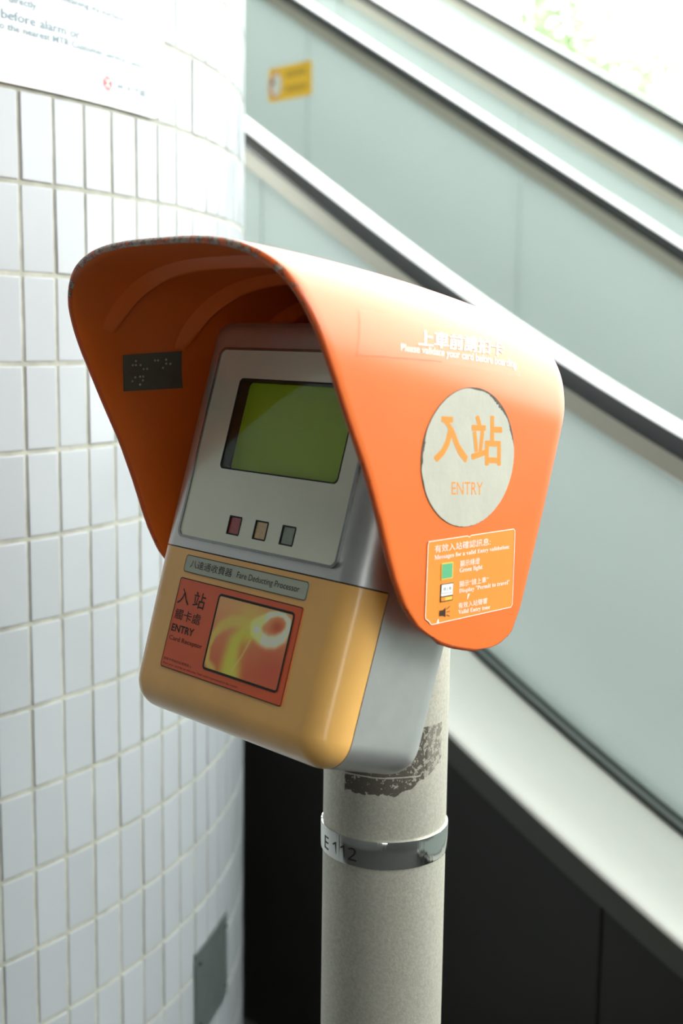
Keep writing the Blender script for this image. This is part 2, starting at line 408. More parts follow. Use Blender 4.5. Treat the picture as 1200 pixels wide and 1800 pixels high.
def panel_piece(x0, x1, y0, y1, top, bot):
    mb = MB(); n = max(6, int((x1-x0)/.07)); top_l = []; 
    xs = [x0+(x1-x0)*i/n for i in range(n+1)]
    for x in xs:
        zt, zb = zrail(x)+top, zrail(x)+bot
        mb.v += [(x, y0, zb), (x, y0, zt), (x, y1, zt), (x, y1, zb)]
    for i in range(n):
        a = 4*i; b = a+4
        for p, q in ((0, 1), (1, 2), (2, 3), (3, 0)): mb.f.append((a+p, b+p, b+q, a+q)); mb.m.append(0)
    mb.f.append((0, 1, 2, 3)); mb.m.append(0); mb.f.append((4*n+3, 4*n+2, 4*n+1, 4*n)); mb.m.append(0)
    return mb
def escalator(yn, yf, label, seams_n, seams_f, outer_near, outer_far, clad):
    e = empty('escalator', (0, yn, 0)); tag(e, label, 'escalator')
    def put(mb, name, m, smooth=30):
        o = mb.build(name, m, None, smooth); o.parent = e; o.location = (0, -yn, 0); return o
    for side, yc, seams in ((-1, yn+.04, seams_n), (1, yf+.04, seams_f)):
        mb = MB(); sweep(mb, handrail_section(yc)); put(mb, 'handrail', M['rubber'], 50)
        mb = MB(); sweep(mb, [(yc-.030, -.028), (yc+.030, -.028), (yc+.030, -.040), (yc+.022, -.070), (yc-.022, -.070), (yc-.030, -.040)]); put(mb, 'handrail_guide', M['guide'])
        for a, b in zip(seams, seams[1:]):
            put(panel_piece(a+.003, b-.003, yc-.006, yc+.006, -.085, -.665), 'balustrade_panel', M['panel'])
        # seal strips along the foot of the panels
        mb = MB(); sweep(mb, [(yc-.024, 0), (yc+.024, 0), (yc+.024, .014), (yc-.024, .014)], -.662); put(mb, 'seal_strip', M['seal'])
        mb = MB()
        for s_ in (-1, 1):
            sweep(mb, [(yc+s_*.026-.004, 0), (yc+s_*.026+.004, 0), (yc+s_*.026+.004, .005), (yc+s_*.026-.004, .005)], -.662)
            sweep(mb, [(yc+s_*.016-.003, .014), (yc+s_*.016+.003, .014), (yc+s_*.016+.003, .017), (yc+s_*.016-.003, .017)], -.662)
        put(mb, 'gasket', M['gasket'])
        # inner deck and skirt
        yi0, yi1 = (yc+.03, yc+.12) if side < 0 else (yc-.12, yc-.03)
        mb = MB(); sweep(mb, [(yi0, -.02), (yi1, -.02), (yi1, 0), (yi0, 0)], -.665); put(mb, 'inner_deck', M['deck'])
        ys = yi1 if side < 0 else yi0-.006
        mb = MB(); sweep(mb, [(ys, -.36), (ys+.006, -.36), (ys+.006, -.02), (ys, -.02)], -.665); put(mb, 'skirt', M['guide'])
    mb = MB(); sweep(mb, [(outer_near, -.012), (yn+.07, -.012), (yn+.07, 0), (outer_near+.006, 0), (outer_near, -.004)], -.665); put(mb, 'outer_deck', M['deck'])
    mb = MB(); sweep(mb, [(yf+.01, -.05), (outer_far, -.05), (outer_far, 0), (yf+.01, 0)], -.665); put(mb, 'outer_deck', M['deck'])
    if clad:
        mb = MB(); sweep(mb, [(outer_near+.003, -.058), (outer_near+.03, -.058), (outer_near+.03, -.0125), (outer_near+.003, -.0125)], -.665); put(mb, 'fascia_strip', M['fascia'])
        cs = [-6.1, -4.8, -3.927, -2.727, -1.527, -.327, .873, 2.073]
        for a, b in zip(cs, cs[1:]):
            mb = MB(); n = 12
            for i in range(n+1):
                x = a+.003+(b-a-.006)*i/n; zt = zrail(x)-.665-.06
                mb.v += [(x, outer_near+.02, 0.001), (x, outer_near+.02, zt), (x, outer_near+.04, zt), (x, outer_near+.04, 0.001)]
            for i in range(n):
                k = 4*i
                for p, q in ((0, 1), (1, 2), (2, 3), (3, 0)): mb.f.append((k+p, k+4+p, k+4+q, k+q)); mb.m.append(0)
            mb.f.append((0, 1, 2, 3)); mb.m.append(0); mb.f.append((4*n+3, 4*n+2, 4*n+1, 4*n)); mb.m.append(0)
            put(mb, 'cladding_panel', M['clad'])
        mb = MB(); mb.box((-6.1, outer_near+.045, .001), (2.1, outer_near+.06, .35)); put(mb, 'inner_frame', M['joint'], 0)
    # steps
    sm = None
    w0, w1 = yn+.17, yf-.09
    for i in range(24):
        x = -5.9+.4*i*.87
        if x > 1.6: break
        z = max(.06, zrail(x)-.93)
        if sm is None:
            q = MB(); q.box((0, w0, -.2), (.36, w1, 0))
            for j in range(18): q.box((0, w0+(w1-w0)*(j+.25)/18, 0), (.36, w0+(w1-w0)*(j+.6)/18, .01))
            sm = q.mesh('step'); sm.materials.append(M['step'])
        o = bpy.data.objects.new('step', sm); COL.objects.link(o); o.parent = e; o.location = (x, -yn, z)
    return e
e1 = escalator(1.025, 2.265, 'near escalator with black cladding below and a yellow sticker on its far panel',
    [-6.2, -5.474, -4.474, -3.474, -2.474, -1.474, .2, 1.4, 2.6], [-6.2, -5.74, -4.74, -3.735, -2.728, -1.739, -.74, .26, 1.26, 2.6], .815, 2.36, True)
e2 = escalator(2.94, 4.11, 'far escalator with two dark handrails, standing behind the near escalator against the daylight',
    [-6.2, -5.3, -4.3, -3.3, -2.3, -1.3, -.3, .7, 2.6], [-6.2, -5.6, -4.6, -3.6, -2.6, -1.6, -.6, .4, 2.6], 2.70, 4.35, False)

# yellow safety sticker on the far balustrade of the near escalator
YS = 2.265+.04-.006
mb = MB(); v, f = plate([rrect(-2.945, 2.345, -2.705, 2.465, .008)], .0012)
mb.add([(p[0], YS-.0008+p[2], p[1]) for p in v], f, 0)
def sgn_f(x, z): return (x, YS-.0018, z)
v, f = plate([[(-2.905+.037*math.cos(2*math.pi*i/28), 2.403+.047*math.sin(2*math.pi*i/28)) for i in range(28)]], 0)
mb.add([sgn_f(p[0], p[1]) for p in v], f, 1)
v, f = plate([[(-2.900+.029*math.cos(2*math.pi*i/28), 2.403+.040*math.sin(2*math.pi*i/28)) for i in range(28)]], 0)
mb.add([(p[0], YS-.0022, p[1]) for p in v], f, 2)
v, f = plate([[(-2.921+.009*math.cos(2*math.pi*i/16), 2.415+.011*math.sin(2*math.pi*i/16)) for i in range(16)]], 0)
mb.add([(p[0], YS-.0026, p[1]) for p in v], f, 3)
for z, x1 in ((2.432, -2.735), (2.380, -2.728)):
    v, f = plate([rrect(-2.850, z-.010, x1, z+.010, .004)], 0); mb.add([sgn_f(p[0], p[1]) for p in v], f, 4)
sg = mb.build('safety_sticker', [M['sign_y'], M['sign_p'], M['sign_w'], M['sign_g'], M['sign_dk']], smooth=0)
tag(sg, 'yellow rectangular sticker with a white round picture on the escalator panel', 'sticker')

# ------------------------------------------------------------------ trees beyond the escalators
def tree(x, y, h, cr, label, seed):
    rnd = random.Random(seed); t = empty('leafy_tree', (x, y, 0)); tag(t, label, 'tree')
    mb = MB(); n = 10
    def limb(a, b, ra, rb):
        a, b = Vector(a), Vector(b); d = (b-a).normalized(); s1 = d.orthogonal().normalized(); s2 = d.cross(s1); k = len(mb.v)
        for p, r in ((a, ra), (b, rb)):
            for i in range(n): mb.v.append(tuple(p+r*(s1*math.cos(2*math.pi*i/n)+s2*math.sin(2*math.pi*i/n))))
        for i in range(n): mb.f.append((k+i, k+(i+1) % n, k+n+(i+1) % n, k+n+i)); mb.m.append(0)
    limb((0, 0, 0), (.05, 0, h*.55), .11, .08)
    tips = []
    for i in range(9):
        a = rnd.uniform(0, 6.28); tip = (cr*.6*math.cos(a), cr*.6*math.sin(a), h*rnd.uniform(.55, .95)); tips.append(tip)
        limb((.05*rnd.random(), 0, h*rnd.uniform(.25, .5)), tip, .05, .015)
    mb.build('trunk', M['bark'], t)
    mb = MB()
    cl = [(tx, ty, tz, rnd.uniform(.35, .65)) for tx, ty, tz in tips]+[(rnd.gauss(0, cr*.45), rnd.gauss(0, cr*.45), h*rnd.uniform(.3, 1), rnd.uniform(.3, .6)) for _ in range(22)]
    for cx, cy, cz, r in cl:
        for _ in range(230):
            p = Vector((rnd.gauss(0, 1), rnd.gauss(0, 1), rnd.gauss(0, .8))).normalized()*r*rnd.random()**.4+Vector((cx, cy, cz))
            d = Vector((rnd.uniform(-1, 1), rnd.uniform(-1, 1), rnd.uniform(-.7, .7))).normalized(); s1 = d.orthogonal().normalized()
            L, w = rnd.uniform(.07, .13), rnd.uniform(.03, .05)
            mb.add([p, p+d*L*.5+s1*w, p+d*L, p+d*L*.5-s1*w], [(0, 1, 2, 3)])
    o = mb.build('foliage', M['leaf'], t, 0); tag(o, kind='stuff')
tree(-5.6, 8.6, 4.6, 1.6, 'pale leafy tree behind the escalators, nearest the upper right picture corner', 3)
tree(-8.7, 11.0, 5.0, 1.5, 'paler tree farther off, its leaves showing above the top handrail left of the other', 5)

# ------------------------------------------------------------------ fare reader on its pole
OY, AL = .105466, math.radians(16.758897)
DO = Vector((0, -OY, 1.5)); DV = Vector((0, math.sin(AL), math.cos(AL))); DW = Vector((0, -math.cos(AL), math.sin(AL)))
def dev(u, v, w): return (u, DO.y+v*DV.y+w*DW.y, DO.z+v*DV.z+w*DW.z)
def devmesh(me):
    for x in me.vertices: x.co = dev(*x.co)
    me.update(); return me
FR = empty('fare_reader', (0, 0, 0))
tag(FR, 'orange hooded card reader with green screen and yellow cover on a round pole', 'card reader')

# pole with tape residue under the head
mb = MB(); n = 96; PR = .057
zs = [0, .3, .6, .9, 1.0, 1.06]+[1.092+.00042*i for i in range(160)]+[1.2, 1.3, 1.42]
angs = [-180+5*i for i in range(17)]+[-95+.4*i for i in range(313)]+[35+5*i for i in range(29)]; nd = len(angs)
def stain(adeg, z):
    lo = 1.0985+.0018*noise.noise((adeg*.12, 3, 0))
    if adeg > -34: lo += (adeg+34)*.00048
    p = Vector((adeg*.09, z*90, 1.5)); nz = noise.noise(p*3)+.7*noise.noise(p*11)
    if z < lo+.0012*nz or z > 1.158: return 0.
    if adeg < -84.5+1.2*noise.noise((z*300, 2, 1)) or adeg > 15+4*noise.noise((z*160, 5, 1)): return 0.
    s = .85
    if abs(z-1.1145-.0006*noise.noise((adeg*.05, 0, 0))) < .0007 and adeg < -12: s = .1
    wear = (adeg+84)/100
    if nz > .85-.85*wear: s *= .35
    if z < 1.1138 and nz > .55: s *= .3
    if adeg > -5: s *= .75
    return max(0, s)
st = []
for z in zs:
    for i in range(nd):
        a = math.radians(angs[i])
        mb.v.append((PR*math.cos(a), PR*math.sin(a), z)); st.append(stain(math.degrees(a), z))
for k in range(len(zs)-1):
    for i in range(nd): mb.f.append((k*nd+i, k*nd+(i+1) % nd, (k+1)*nd+(i+1) % nd, (k+1)*nd+i)); mb.m.append(0)
mb.f.append(tuple((len(zs)-1)*nd+i for i in range(nd))); mb.m.append(0)
pm = mb.mesh('pole'); at = pm.attributes.new('stain', 'FLOAT', 'POINT')
for i, s in enumerate(st): at.data[i].value = s
tag(link('pole', pm, M['pole'], FR, 50), 'grey round pole with a dark tape residue under the head')
# polished band with number
mb = MB(); n = 120
prof = [(.0572, 1.0305), (.0586, 1.0305), (.0589, 1.0312), (.0589, 1.0550), (.0586, 1.0557), (.0572, 1.0557)]
for i in range(n):
    a = 2*math.pi*i/n
    for r, z in prof: mb.v.append((r*math.cos(a), r*math.sin(a), z))
for i in range(n):
    for j in range(5): mb.f.append((i*6+j, ((i+1) % n)*6+j, ((i+1) % n)*6+j+1, i*6+j+1)); mb.m.append(0)
bf = lambda a, z: (.05905*math.cos(rad(a)), .05905*math.sin(rad(a)), z)
for s, a0, a1 in (('\U0001D5A4', -111.8, -104.0), ('\U0001D7E3\U0001D7E3\U0001D7E4', -97.0, -69.6)):
    text_quad(mb, s, [(a0, 1.0474), (a1, 1.0474), (a1, 1.0352), (a0, 1.0352)], bf, 1, bold=.008)
tag(mb.build('label_band', [M['band'], M['ink']], FR, 40), 'polished steel band marked E 112')

# silver shell and yellow cover
BU, BV0, BV1, BW0, SV, SW = .1315, -.334, .013, -.122, -.1925, -.0305
def taper(co):
    if co.y < SV: co.x *= 1-.030*min(1, (SV-co.y)/.14)
    return co
def shell_box(shrink=0.):
    bm = bmesh.new(); bmesh.ops.create_cube(bm, size=1)
    for v in bm.verts: v.co = Vector((v.co.x*2*(BU-shrink), BV0+shrink+(v.co.y+.5)*(BV1-BV0-2*shrink), BW0+shrink+(v.co.z+.5)*(-BW0-2*shrink)))
    front_v = [e for e in bm.edges if abs((e.verts[0].co-e.verts[1].co).y) > .2]
    bmesh.ops.bevel(bm, geom=front_v, offset=.026, segments=8, affect='EDGES', profile=.5)
    def cap(lim, off):
        es = [e for e in bm.edges if all(abs(v.co.y-lim) < 1e-5 for v in e.verts) and any(abs(f.normal.y) < .5 for f in e.link_faces)]
        bmesh.ops.bevel(bm, geom=es, offset=off, segments=8, affect='EDGES', profile=.5)
    cap(BV0+shrink, .025); cap(BV1-shrink, .016)
    # more cuts so that the taper bends smoothly
    for y in [SV-.02*i for i in range(0, 6)]:
        bmesh.ops.bisect_plane(bm, geom=bm.verts[:]+bm.edges[:]+bm.faces[:], plane_co=(0, y, 0), plane_no=(0, 1, 0))
    for v in bm.verts: taper(v.co)
    bmesh.ops.recalc_face_normals(bm, faces=bm.faces)
    return bm
def boxmesh(a, b):
    q = MB(); q.box(a, b); return q.mesh('cutter')
def boolean(me_a, me_b, op):
    a = bpy.data.objects.new('a', me_a); b = bpy.data.objects.new('b', me_b); COL.objects.link(a); COL.objects.link(b)
    md = a.modifiers.new('x', 'BOOLEAN'); md.operation = op; md.object = b; md.solver = 'EXACT'
    out = bpy.data.meshes.new_from_object(a.evaluated_get(DG()))
    bpy.data.objects.remove(a); bpy.data.objects.remove(b); return out
body = boolean(bm_mesh('silver_shell', shell_box()), boxmesh((-1, -1, SW), (1, SV, 1)), 'DIFFERENCE')
# display opening in the shell
body = boolean(body, boxmesh((-.0665, -.1215, -.0105), (.0835, -.0395, .01)), 'DIFFERENCE')
def weighted(o):
    md = o.modifiers.new('weighted', 'WEIGHTED_NORMAL'); md.keep_sharp = True; md.weight = 100; return o
weighted(link('shell', devmesh(body), M['silver'], FR, 28))
cover = boolean(bm_mesh('cover', shell_box()), boxmesh((-1, -1, SW+.0011), (1, SV-.0011, 1)), 'INTERSECT')
weighted(link('lower_cover', devmesh(cover), M['yellow'], FR, 28))
link('seam_core', devmesh(boolean(bm_mesh('core', shell_box(.0018)), boxmesh((-1, -.31, SW-.004), (1, SV+.004, 1)), 'INTERSECT')), M['black'], FR, 28)

def flat(mb, outlines, thick, w, mi, mapf=None):
    v, f = plate(outlines, thick)
    mapf = mapf or (lambda x, y, z: dev(x, y, w+z))
    mb.add([mapf(*p) for p in v], f, mi)
# face plate: bezel, grey plate with openings, display, lamps, clear cover
PX0, PX1, PY0, PY1 = -.1000, .1010, -.1830, -.0155
mb = MB(); flat(mb, [rrect(PX0-.0014, PY0-.0014, PX1+.0014, PY1+.0014, .0075, 6), rrect(PX0+.0009, PY0+.0009, PX1-.0009, PY1-.0009, .0056, 6)], .0050, .0002, 0)
link('bezel', mb.mesh('bezel'), M['chrome'], FR, 30)
scr = rrect(-.0655, -.1203, .0825, -.0408, .0045, 6)
lampsx = [(-.0363, 'red'), (-.0022, 'amb'), (.0316, 'grn')]
LY1, LY0, LW = -.1582, -.1742, .0166
holes = [scr]+[rrect(x, LY0, x+LW, LY1, .0005, 2) for x, _ in lampsx]
mb = MB(); flat(mb, [rrect(PX0+.0009, PY0+.0009, PX1-.0009, PY1-.0009, .0056, 6)]+holes, .0030, .0001, 0)
link('face_plate', mb.mesh('face_plate'), M['face'], FR, 30)
# display well with the green screen at its bottom
mb = MB(); d0 = .0014; dB = -.0093
o1 = [(x, y) for x, y in scr]; n = len(o1)
o2 = [((x-.0085)*.984+.0085, (y+.0806)*.972-.0806) for x, y in o1]
vs = [dev(x, y, d0+.0004) for x, y in o1]+[dev(x, y, d0+.0004) for x, y in o2]+[dev(x, y, dB) for x, y in o2]
mb.add(vs, [(i, (i+1) % n, n+(i+1) % n, n+i) for i in range(n)]+[(n+i, n+(i+1) % n, 2*n+(i+1) % n, 2*n+i) for i in range(n)], 0)
well = link('display_well', mb.mesh('display_well'), M['well'], FR, 30)
mb = MB(); flat(mb, [o2], .0005, dB-.0004, 0)
tag(link('screen', mb.mesh('screen'), M['lcd'], FR, 0), 'green liquid crystal screen')
mb = MB(); flat(mb, [rrect(-.0650, -.1198, .0820, -.0413, .0042, 6)], .0006, .0010, 0)
link('screen_cover', mb.mesh('screen_cover'), M['acrylic'], FR, 0)
for x, c in lampsx:
    mb = MB(); ol = [(x, LY0), (x+LW, LY0), (x+LW, LY1), (x, LY1)]; il = [(x+.0012, LY0+.0012), (x+LW-.0012, LY0+.0012), (x+LW-.0012, LY1-.0012), (x+.0012, LY1-.0012)]
    vs = [dev(*p, .0019) for p in ol]+[dev(*p, .0019) for p in il]+[dev(*p, .0002) for p in il]
    mb.add(vs, [(i, (i+1) % 4, 4+(i+1) % 4, 4+i) for i in range(4)]+[(4+i, 4+(i+1) % 4, 8+(i+1) % 4, 8+i) for i in range(4)], 0)
    fr_ = link('indicator_frame', mb.mesh('indicator_frame'), M['well'], FR, 0)
    mb = MB(); flat(mb, [il], .0004, .0005, 0)
    tag(link('indicator_lens', mb.mesh('indicator_lens'), M[c+'_l'], fr_, 0), {'red': 'dark red indicator lens', 'amb': 'amber indicator lens', 'grn': 'grey green indicator lens'}[c])

# stickers on the yellow cover
fe = lambda x, y: dev(x, y, .0011)
fe2 = lambda x, y: dev(x, y, .0013)
mb = MB(); ol = rrect(-.0823, -.2129, .0764, -.1980, .0030, 5)
flat(mb, [ol], .0006, .0005, 0); ring_strip(mb, ol, .0006, 1, fe)
def rect(x0, x1, y0, y1): return [(x0, y1), (x1, y1), (x1, y0), (x0, y0)]
text_quad(mb, '八達通收費器', rect(-.0745, -.0172, -.2085, -.2015), fe, 1, bold=.0, space=1.0)
text_quad(mb, 'Fare Deducting Processor', rect(-.0105, .0672, -.2092, -.2026), fe, 1, bold=.0)
tag(mb.build('name_label', [M['strip'], M['ink']], FR, 0), 'pale grey name strip')
mb = MB(); ol = rrect(-.0833, -.2958, .0760, -.2180, .0022, 5)
flat(mb, [ol], .0006, .0005, 0); ring_strip(mb, ol, .0007, 1, fe)
text_quad(mb, '入', rect(-.0806, -.0645, -.2405, -.2268), fe, 1, bold=.004)
text_quad(mb, '站', rect(-.0590, -.0428, -.2405, -.2268), fe, 1, bold=.004)
text_quad(mb, '觸卡處', rect(-.0797, -.0436, -.2538, -.2447), fe, 1, bold=.0)
text_quad(mb, 'ENTRY', rect(-.0797, -.0485, -.2643, -.2580), fe, 1, bold=.02)
text_quad(mb, 'Card Receptor', rect(-.0797, -.0335, -.2730, -.2680), fe, 2, bold=.008)
text_quad(mb, '請將卡平放於此感應區上', rect(-.0808, -.0409, -.2894, -.2871), fe, 2)
text_quad(mb, 'Place your card flat on this area. Your card is processed in the reader.', rect(-.0801, .0226, -.2935, -.2912), fe, 2)
WX0, WX1, WY0, WY1 = -.0262, .0678, -.2859, -.2246
ring_strip(mb, rrect(WX0-.0012, WY0-.0012, WX1+.0012, WY1+.0012, .0040, 6), .0020, 1, fe2)
tag(mb.build('receptor_sticker', [M['redst'], M['ink'], M['ink_dk']], FR, 0), 'red orange card receptor sticker')
# printed looping ribbon: coloured ink on a fine grid
def swirl():
    nx, ny = 132, 90
    mb = MB(); cols = []
    def P(pts, n=14):
        out = []
        for (x0, y0, a), (x1, y1, b) in zip(pts, pts[1:]):
            for i in range(n): t = i/n; out.append((x0+(x1-x0)*t, y0+(y1-y0)*t, a+(b-a)*t))
        return out
    mk = .001
    loop = P([(28, -245, 5.5), (35, -249.5, 5.2), (44, -251, 5), (53, -249.4, 5), (61, -244.5, 4.6), (64.5, -238, 3.6), (63.5, -231.5, 2.6), (57, -227.8, 2), (49, -227.6, 2), (41, -230, 2.6), (33, -235.5, 4), (26, -242, 6)])
    tail = P([(27, -244, 7), (16, -250, 9), (9, -260, 11), (7, -272, 11), (8, -286, 13)])
    arm = P([(24, -243, 5), (10, -241, 5), (-4, -243, 5.5), (-15, -249, 5), (-22, -257, 3.5), (-25, -268, 2.6), (-23, -280, 3), (-14, -286, 5)])
    edge = P([(24, -254, 1.2), (18, -268, 1.0), (10, -281, 1.0)])
    def d(x, y, pts):
        b = 9
        for px, py, r in pts:
            q = math.hypot(x-px, y-py)/r
            if q < b: b = q
        return math.exp(-(b**3.6)*.75)
    def mixc(a, b, t): return tuple(p+(q-p)*t for p, q in zip(a, b))
    for j in range(ny+1):
        for i in range(nx+1):
            x = WX0+(WX1-WX0)*i/nx; y = WY0+(WY1-WY0)*j/ny; X, Y = x*1000, y*1000
            mb.v.append(dev(x, y, .0012))
            tx, ty = i/nx, j/ny
            c = mixc((208, 100, 58), (226, 162, 104), min(1, max(0, ty*1.1-.15*tx)))
            c = mixc(c, (226, 196, 96), .75*math.exp(-(((X-18)/20)**2+((Y+233)/9)**2)))
            c = mixc(c, (200, 84, 62), .7*math.exp(-(((X-58)/22)**2+((Y+272)/16)**2)))
            c = mixc(c, (196, 76, 44), .8*math.exp(-(((X-52)/8)**2+((Y+238)/6)**2)))
            c = mixc(c, (216, 214, 78), .92*d(X, Y, tail))
            c = mixc(c, (222, 200, 92), .85*d(X, Y, arm))
            c = mixc(c, (216, 104, 60), .55*math.exp(-(((X-17)/5)**2+((Y+263)/9)**2)))
            c = mixc(c, (226, 206, 130), .6*d(X, Y, edge))
            c = mixc(c, (252, 246, 206) if X > 36 else (244, 238, 140), .97*d(X, Y, loop))
            c = mixc(c, (255, 255, 236), .9*math.exp(-(((X-29)/4)**2+((Y+244)/3)**2)))
            cols.append(tuple(min(.95, 1.3*k) for k in lin(c)[:3])+(1,))
    for j in range(ny):
        for i in range(nx):
            a = j*(nx+1)+i; mb.f.append((a, a+1, a+nx+2, a+nx+1)); mb.m.append(0)
    me = mb.mesh('swirl'); at = me.color_attributes.new('ink', 'FLOAT_COLOR', 'POINT')
    for i, c in enumerate(cols): at.data[i].color = c
    return me
tag(link('receptor_print', swirl(), M['swirl'], FR, 0), 'printed looping pale ribbon on orange')

# ------------------------------------------------------------------ the hood
U0, VB, TH = .158, -.2205, .0058
def vtop(w): d = .154-w; return .0255+.225*d-.22*d*d
def vcl(w): d = .154-w; return -.065+.11*d
def nnn(w): d = .154-w; return 3.0-3.0*d
def arc(a, w, off=0.):
    U = U0-off; h = vtop(w)-off-vcl(w); n = nnn(w); t = abs(a)*math.pi/2
    u = U*math.sin(t)**(2/n); v = vcl(w)+h*max(math.cos(t), 0.)**(2/n)
    return (u if a >= 0 else -u), v
def sect(s, w, off=0.):
    """s in [-2,2]: |s|<1 the vault, 1..2 the flat side plate down to its foot"""
    if abs(s) <= 1: return arc(s, w, off)
    q = abs(s)-1; u = U0-off
    return (u if s > 0 else -u), vcl(w)+(VB-vcl(w))*q
def interp(tab, v):
    if v <= tab[0][0]: return tab[0][1]
    for (a, x), (b, y) in zip(tab, tab[1:]):
        if v <= b: return x+(y-x)*(v-a)/(b-a)
    return tab[-1][1]
FRT = [(-.2205, -.085), (-.2195, -.070), (-.2175, -.0585), (-.2125, -.042), (-.2, -.0235), (-.183, -.0075), (-.172, .001), (-.143, .022), (-.115, .044), (-.085, .0715), (-.05, .1020), (-.036, .1132), (-.0173, .1275), (.0005, .1395), (.0098, .1462), (.0175, .1512), (.0228, .1545), (.0255, .1560)]
BCK = [(-.2205, -.087), (-.22, -.11), (-.2175, -.125), (-.213, -.137), (-.2015, -.15), (-.18, -.1545), (-.1478, -.1555), (-.10, -.1565), (-.03, -.157), (0, -.158), (.04, -.163), (.08, -.166)]
def edge_w(s, tab, w0):
    w = w0
    for _ in range(25): w = .5*w+.5*interp(tab, sect(s, w)[1])
    return w
def hood():
    ss = []
    npl, na = 30, 110
    for i in range(npl): ss.append(-2+(1-math.cos(math.pi/2*i/npl))*1.0)
    for i in range(na+1): ss.append(-1+2*i/na)
    ss += [-x for x in ss[:npl]][::-1]
    nt = 34; ns = len(ss)
    mb = MB(); wear = []
    for off in (0., TH):
        for s in ss:
            wf, wb = edge_w(s, FRT, .15), edge_w(s, BCK, -.16)
            for t in range(nt+1):
                w = wf+(wb-wf)*t/nt; u, v = sect(s, w, off); mb.v.append(dev(u, v, w)); wear.append(0.)
    I = lambda k, i, t: k*ns*(nt+1)+i*(nt+1)+t
    for i in range(ns-1):
        for t in range(nt):
            mb.f.append((I(0, i, t), I(0, i+1, t), I(0, i+1, t+1), I(0, i, t+1))); mb.m.append(0)
            mb.f.append((I(1, i, t+1), I(1, i+1, t+1), I(1, i+1, t), I(1, i, t))); mb.m.append(0)
    loop = [(i, 0, i, 1) for i in range(ns)]+[(ns-1, t, ns-2, t) for t in range(1, nt)]+[(i, nt, i, nt-1) for i in range(ns-1, -1, -1)]+[(0, t, 1, t) for t in range(nt-1, 0, -1)]
    K = 5; rows = []
    for i, t, ii, tt in loop:
        P, Q = Vector(mb.v[I(0, i, t)]), Vector(mb.v[I(1, i, t)]); e = (P-Vector(mb.v[I(0, ii, tt)]))
        if t in (0, nt) and (i < 3 or i > ns-4):
            e = P-Vector(dev(0, -.15, -.08)); nrm = (P-Q).normalized(); e = e-nrm*e.dot(nrm)
        e = e.normalized() if e.length > 1e-9 else Vector((0, 0, -1)); c = (P+Q)/2; r = (P-Q).length/2
        row = [I(0, i, t)]
        d = Vector((P.x, P.y-DO.y, P.z-DO.z)); v = d.dot(DV); front = t == 0
        wv = (.19 if v > .012 else .12 if v > -.01 else .04 if v > -.03 else -.03) if front else -.06
        if v < -.19: wv = .01
        for k in range(1, K):
            th = math.pi*k/K
            row.append(len(mb.v)); mb.v.append(tuple(c+(P-c)*math.cos(th)+e*r*math.sin(th))); wear.append(wv)
        row.append(I(1, i, t)); rows.append(row)
        wear[row[0]] = max(wear[row[0]], wv-.05); wear[row[-1]] = wv-.05
    n = len(rows)
    for i in range(n):
        A, B = rows[i], rows[(i+1) % n]
        for k in range(K): mb.f.append((A[k], A[k+1], B[k+1], B[k])); mb.m.append(1)
    me = mb.mesh('hood'); at = me.attributes.new('wear', 'FLOAT', 'POINT')
    for i, x in enumerate(wear): at.data[i].value = x
    bm = bmesh.new(); bm.from_mesh(me); bmesh.ops.recalc_face_normals(bm, faces=bm.faces); bm.to_mesh(me); bm.free()
    return me
HD = link('hood', hood(), [M['orange'], M['lip']], FR, 60); tag(HD, 'orange visor hood with chipped rim')
# stepped ribs under the vault
for wr in (.084, .008, -.068):
    mb = MB(); n = 60; prof = [(.013, -.002), (.010, .0008), (.002, .0078), (-.0005, .0088), (-.002, .0080), (-.0032, -.002)]; k = len(prof)
    for i in range(n+1):
        s = -.86+1.72*i/n; g = min(1, (1-abs(s)/.865)*6); g = max(.02, g)**.7
        for dw, h in prof:
            u, v = arc(s, wr+dw, TH-.0002+(h*g if h > 0 else h)); mb.v.append(dev(u, v, wr+dw))
    for i in range(n):
        for j in range(k-1): mb.f.append((i*k+j, i*k+j+1, (i+1)*k+j+1, (i+1)*k+j)); mb.m.append(0)
    mb.build('rib', M['orange'], HD, 50)
# unseen rear wall of the hood above the pole, with strips beside it
mb = MB(); wR = -.150
pts = [arc(-1+2*i/40, wR, TH-.001) for i in range(41)]
v0 = -.035
ring = [(U0-TH+.001, v0)]+[]
vs = [dev(u, v, wR) for u, v in pts]+[dev(u, v, wR-.004) for u, v in pts]
k = len(pts)
mb.add(vs, [tuple(range(k))[::-1], tuple(range(k, 2*k))]+[(i, i+1, k+i+1, k+i) for i in range(k-1)]+[(k-1, 0, k, 2*k-1)])
for sg_ in (-1, 1):  # hidden strips added to stop light leaking in from behind
    q_ = [(sg_*.062, -.205), (sg_*.1535, -.205), (sg_*.1535, -.030), (sg_*.062, -.030)]
    mb.add([dev(u, v, wR) for u, v in q_]+[dev(u, v, wR-.004) for u, v in q_], [(0, 1, 2, 3), (7, 6, 5, 4), (0, 4, 5, 1), (1, 5, 6, 2), (2, 6, 7, 3), (3, 7, 4, 0)])
mb.build('rear_wall_light_stop', M['orange'], HD, 40)

# right side markings: plate coordinates p = -w, q = v
def pr(p, q, e=.00076): return (dev(U0+e, q, -p))
def pflat(mb, ols, thick, mi, e=0.):
    v, f = plate(ols, thick); mb.add([dev(U0+e+thick/2+z, y, -x) for x, y, z in v], f, mi)
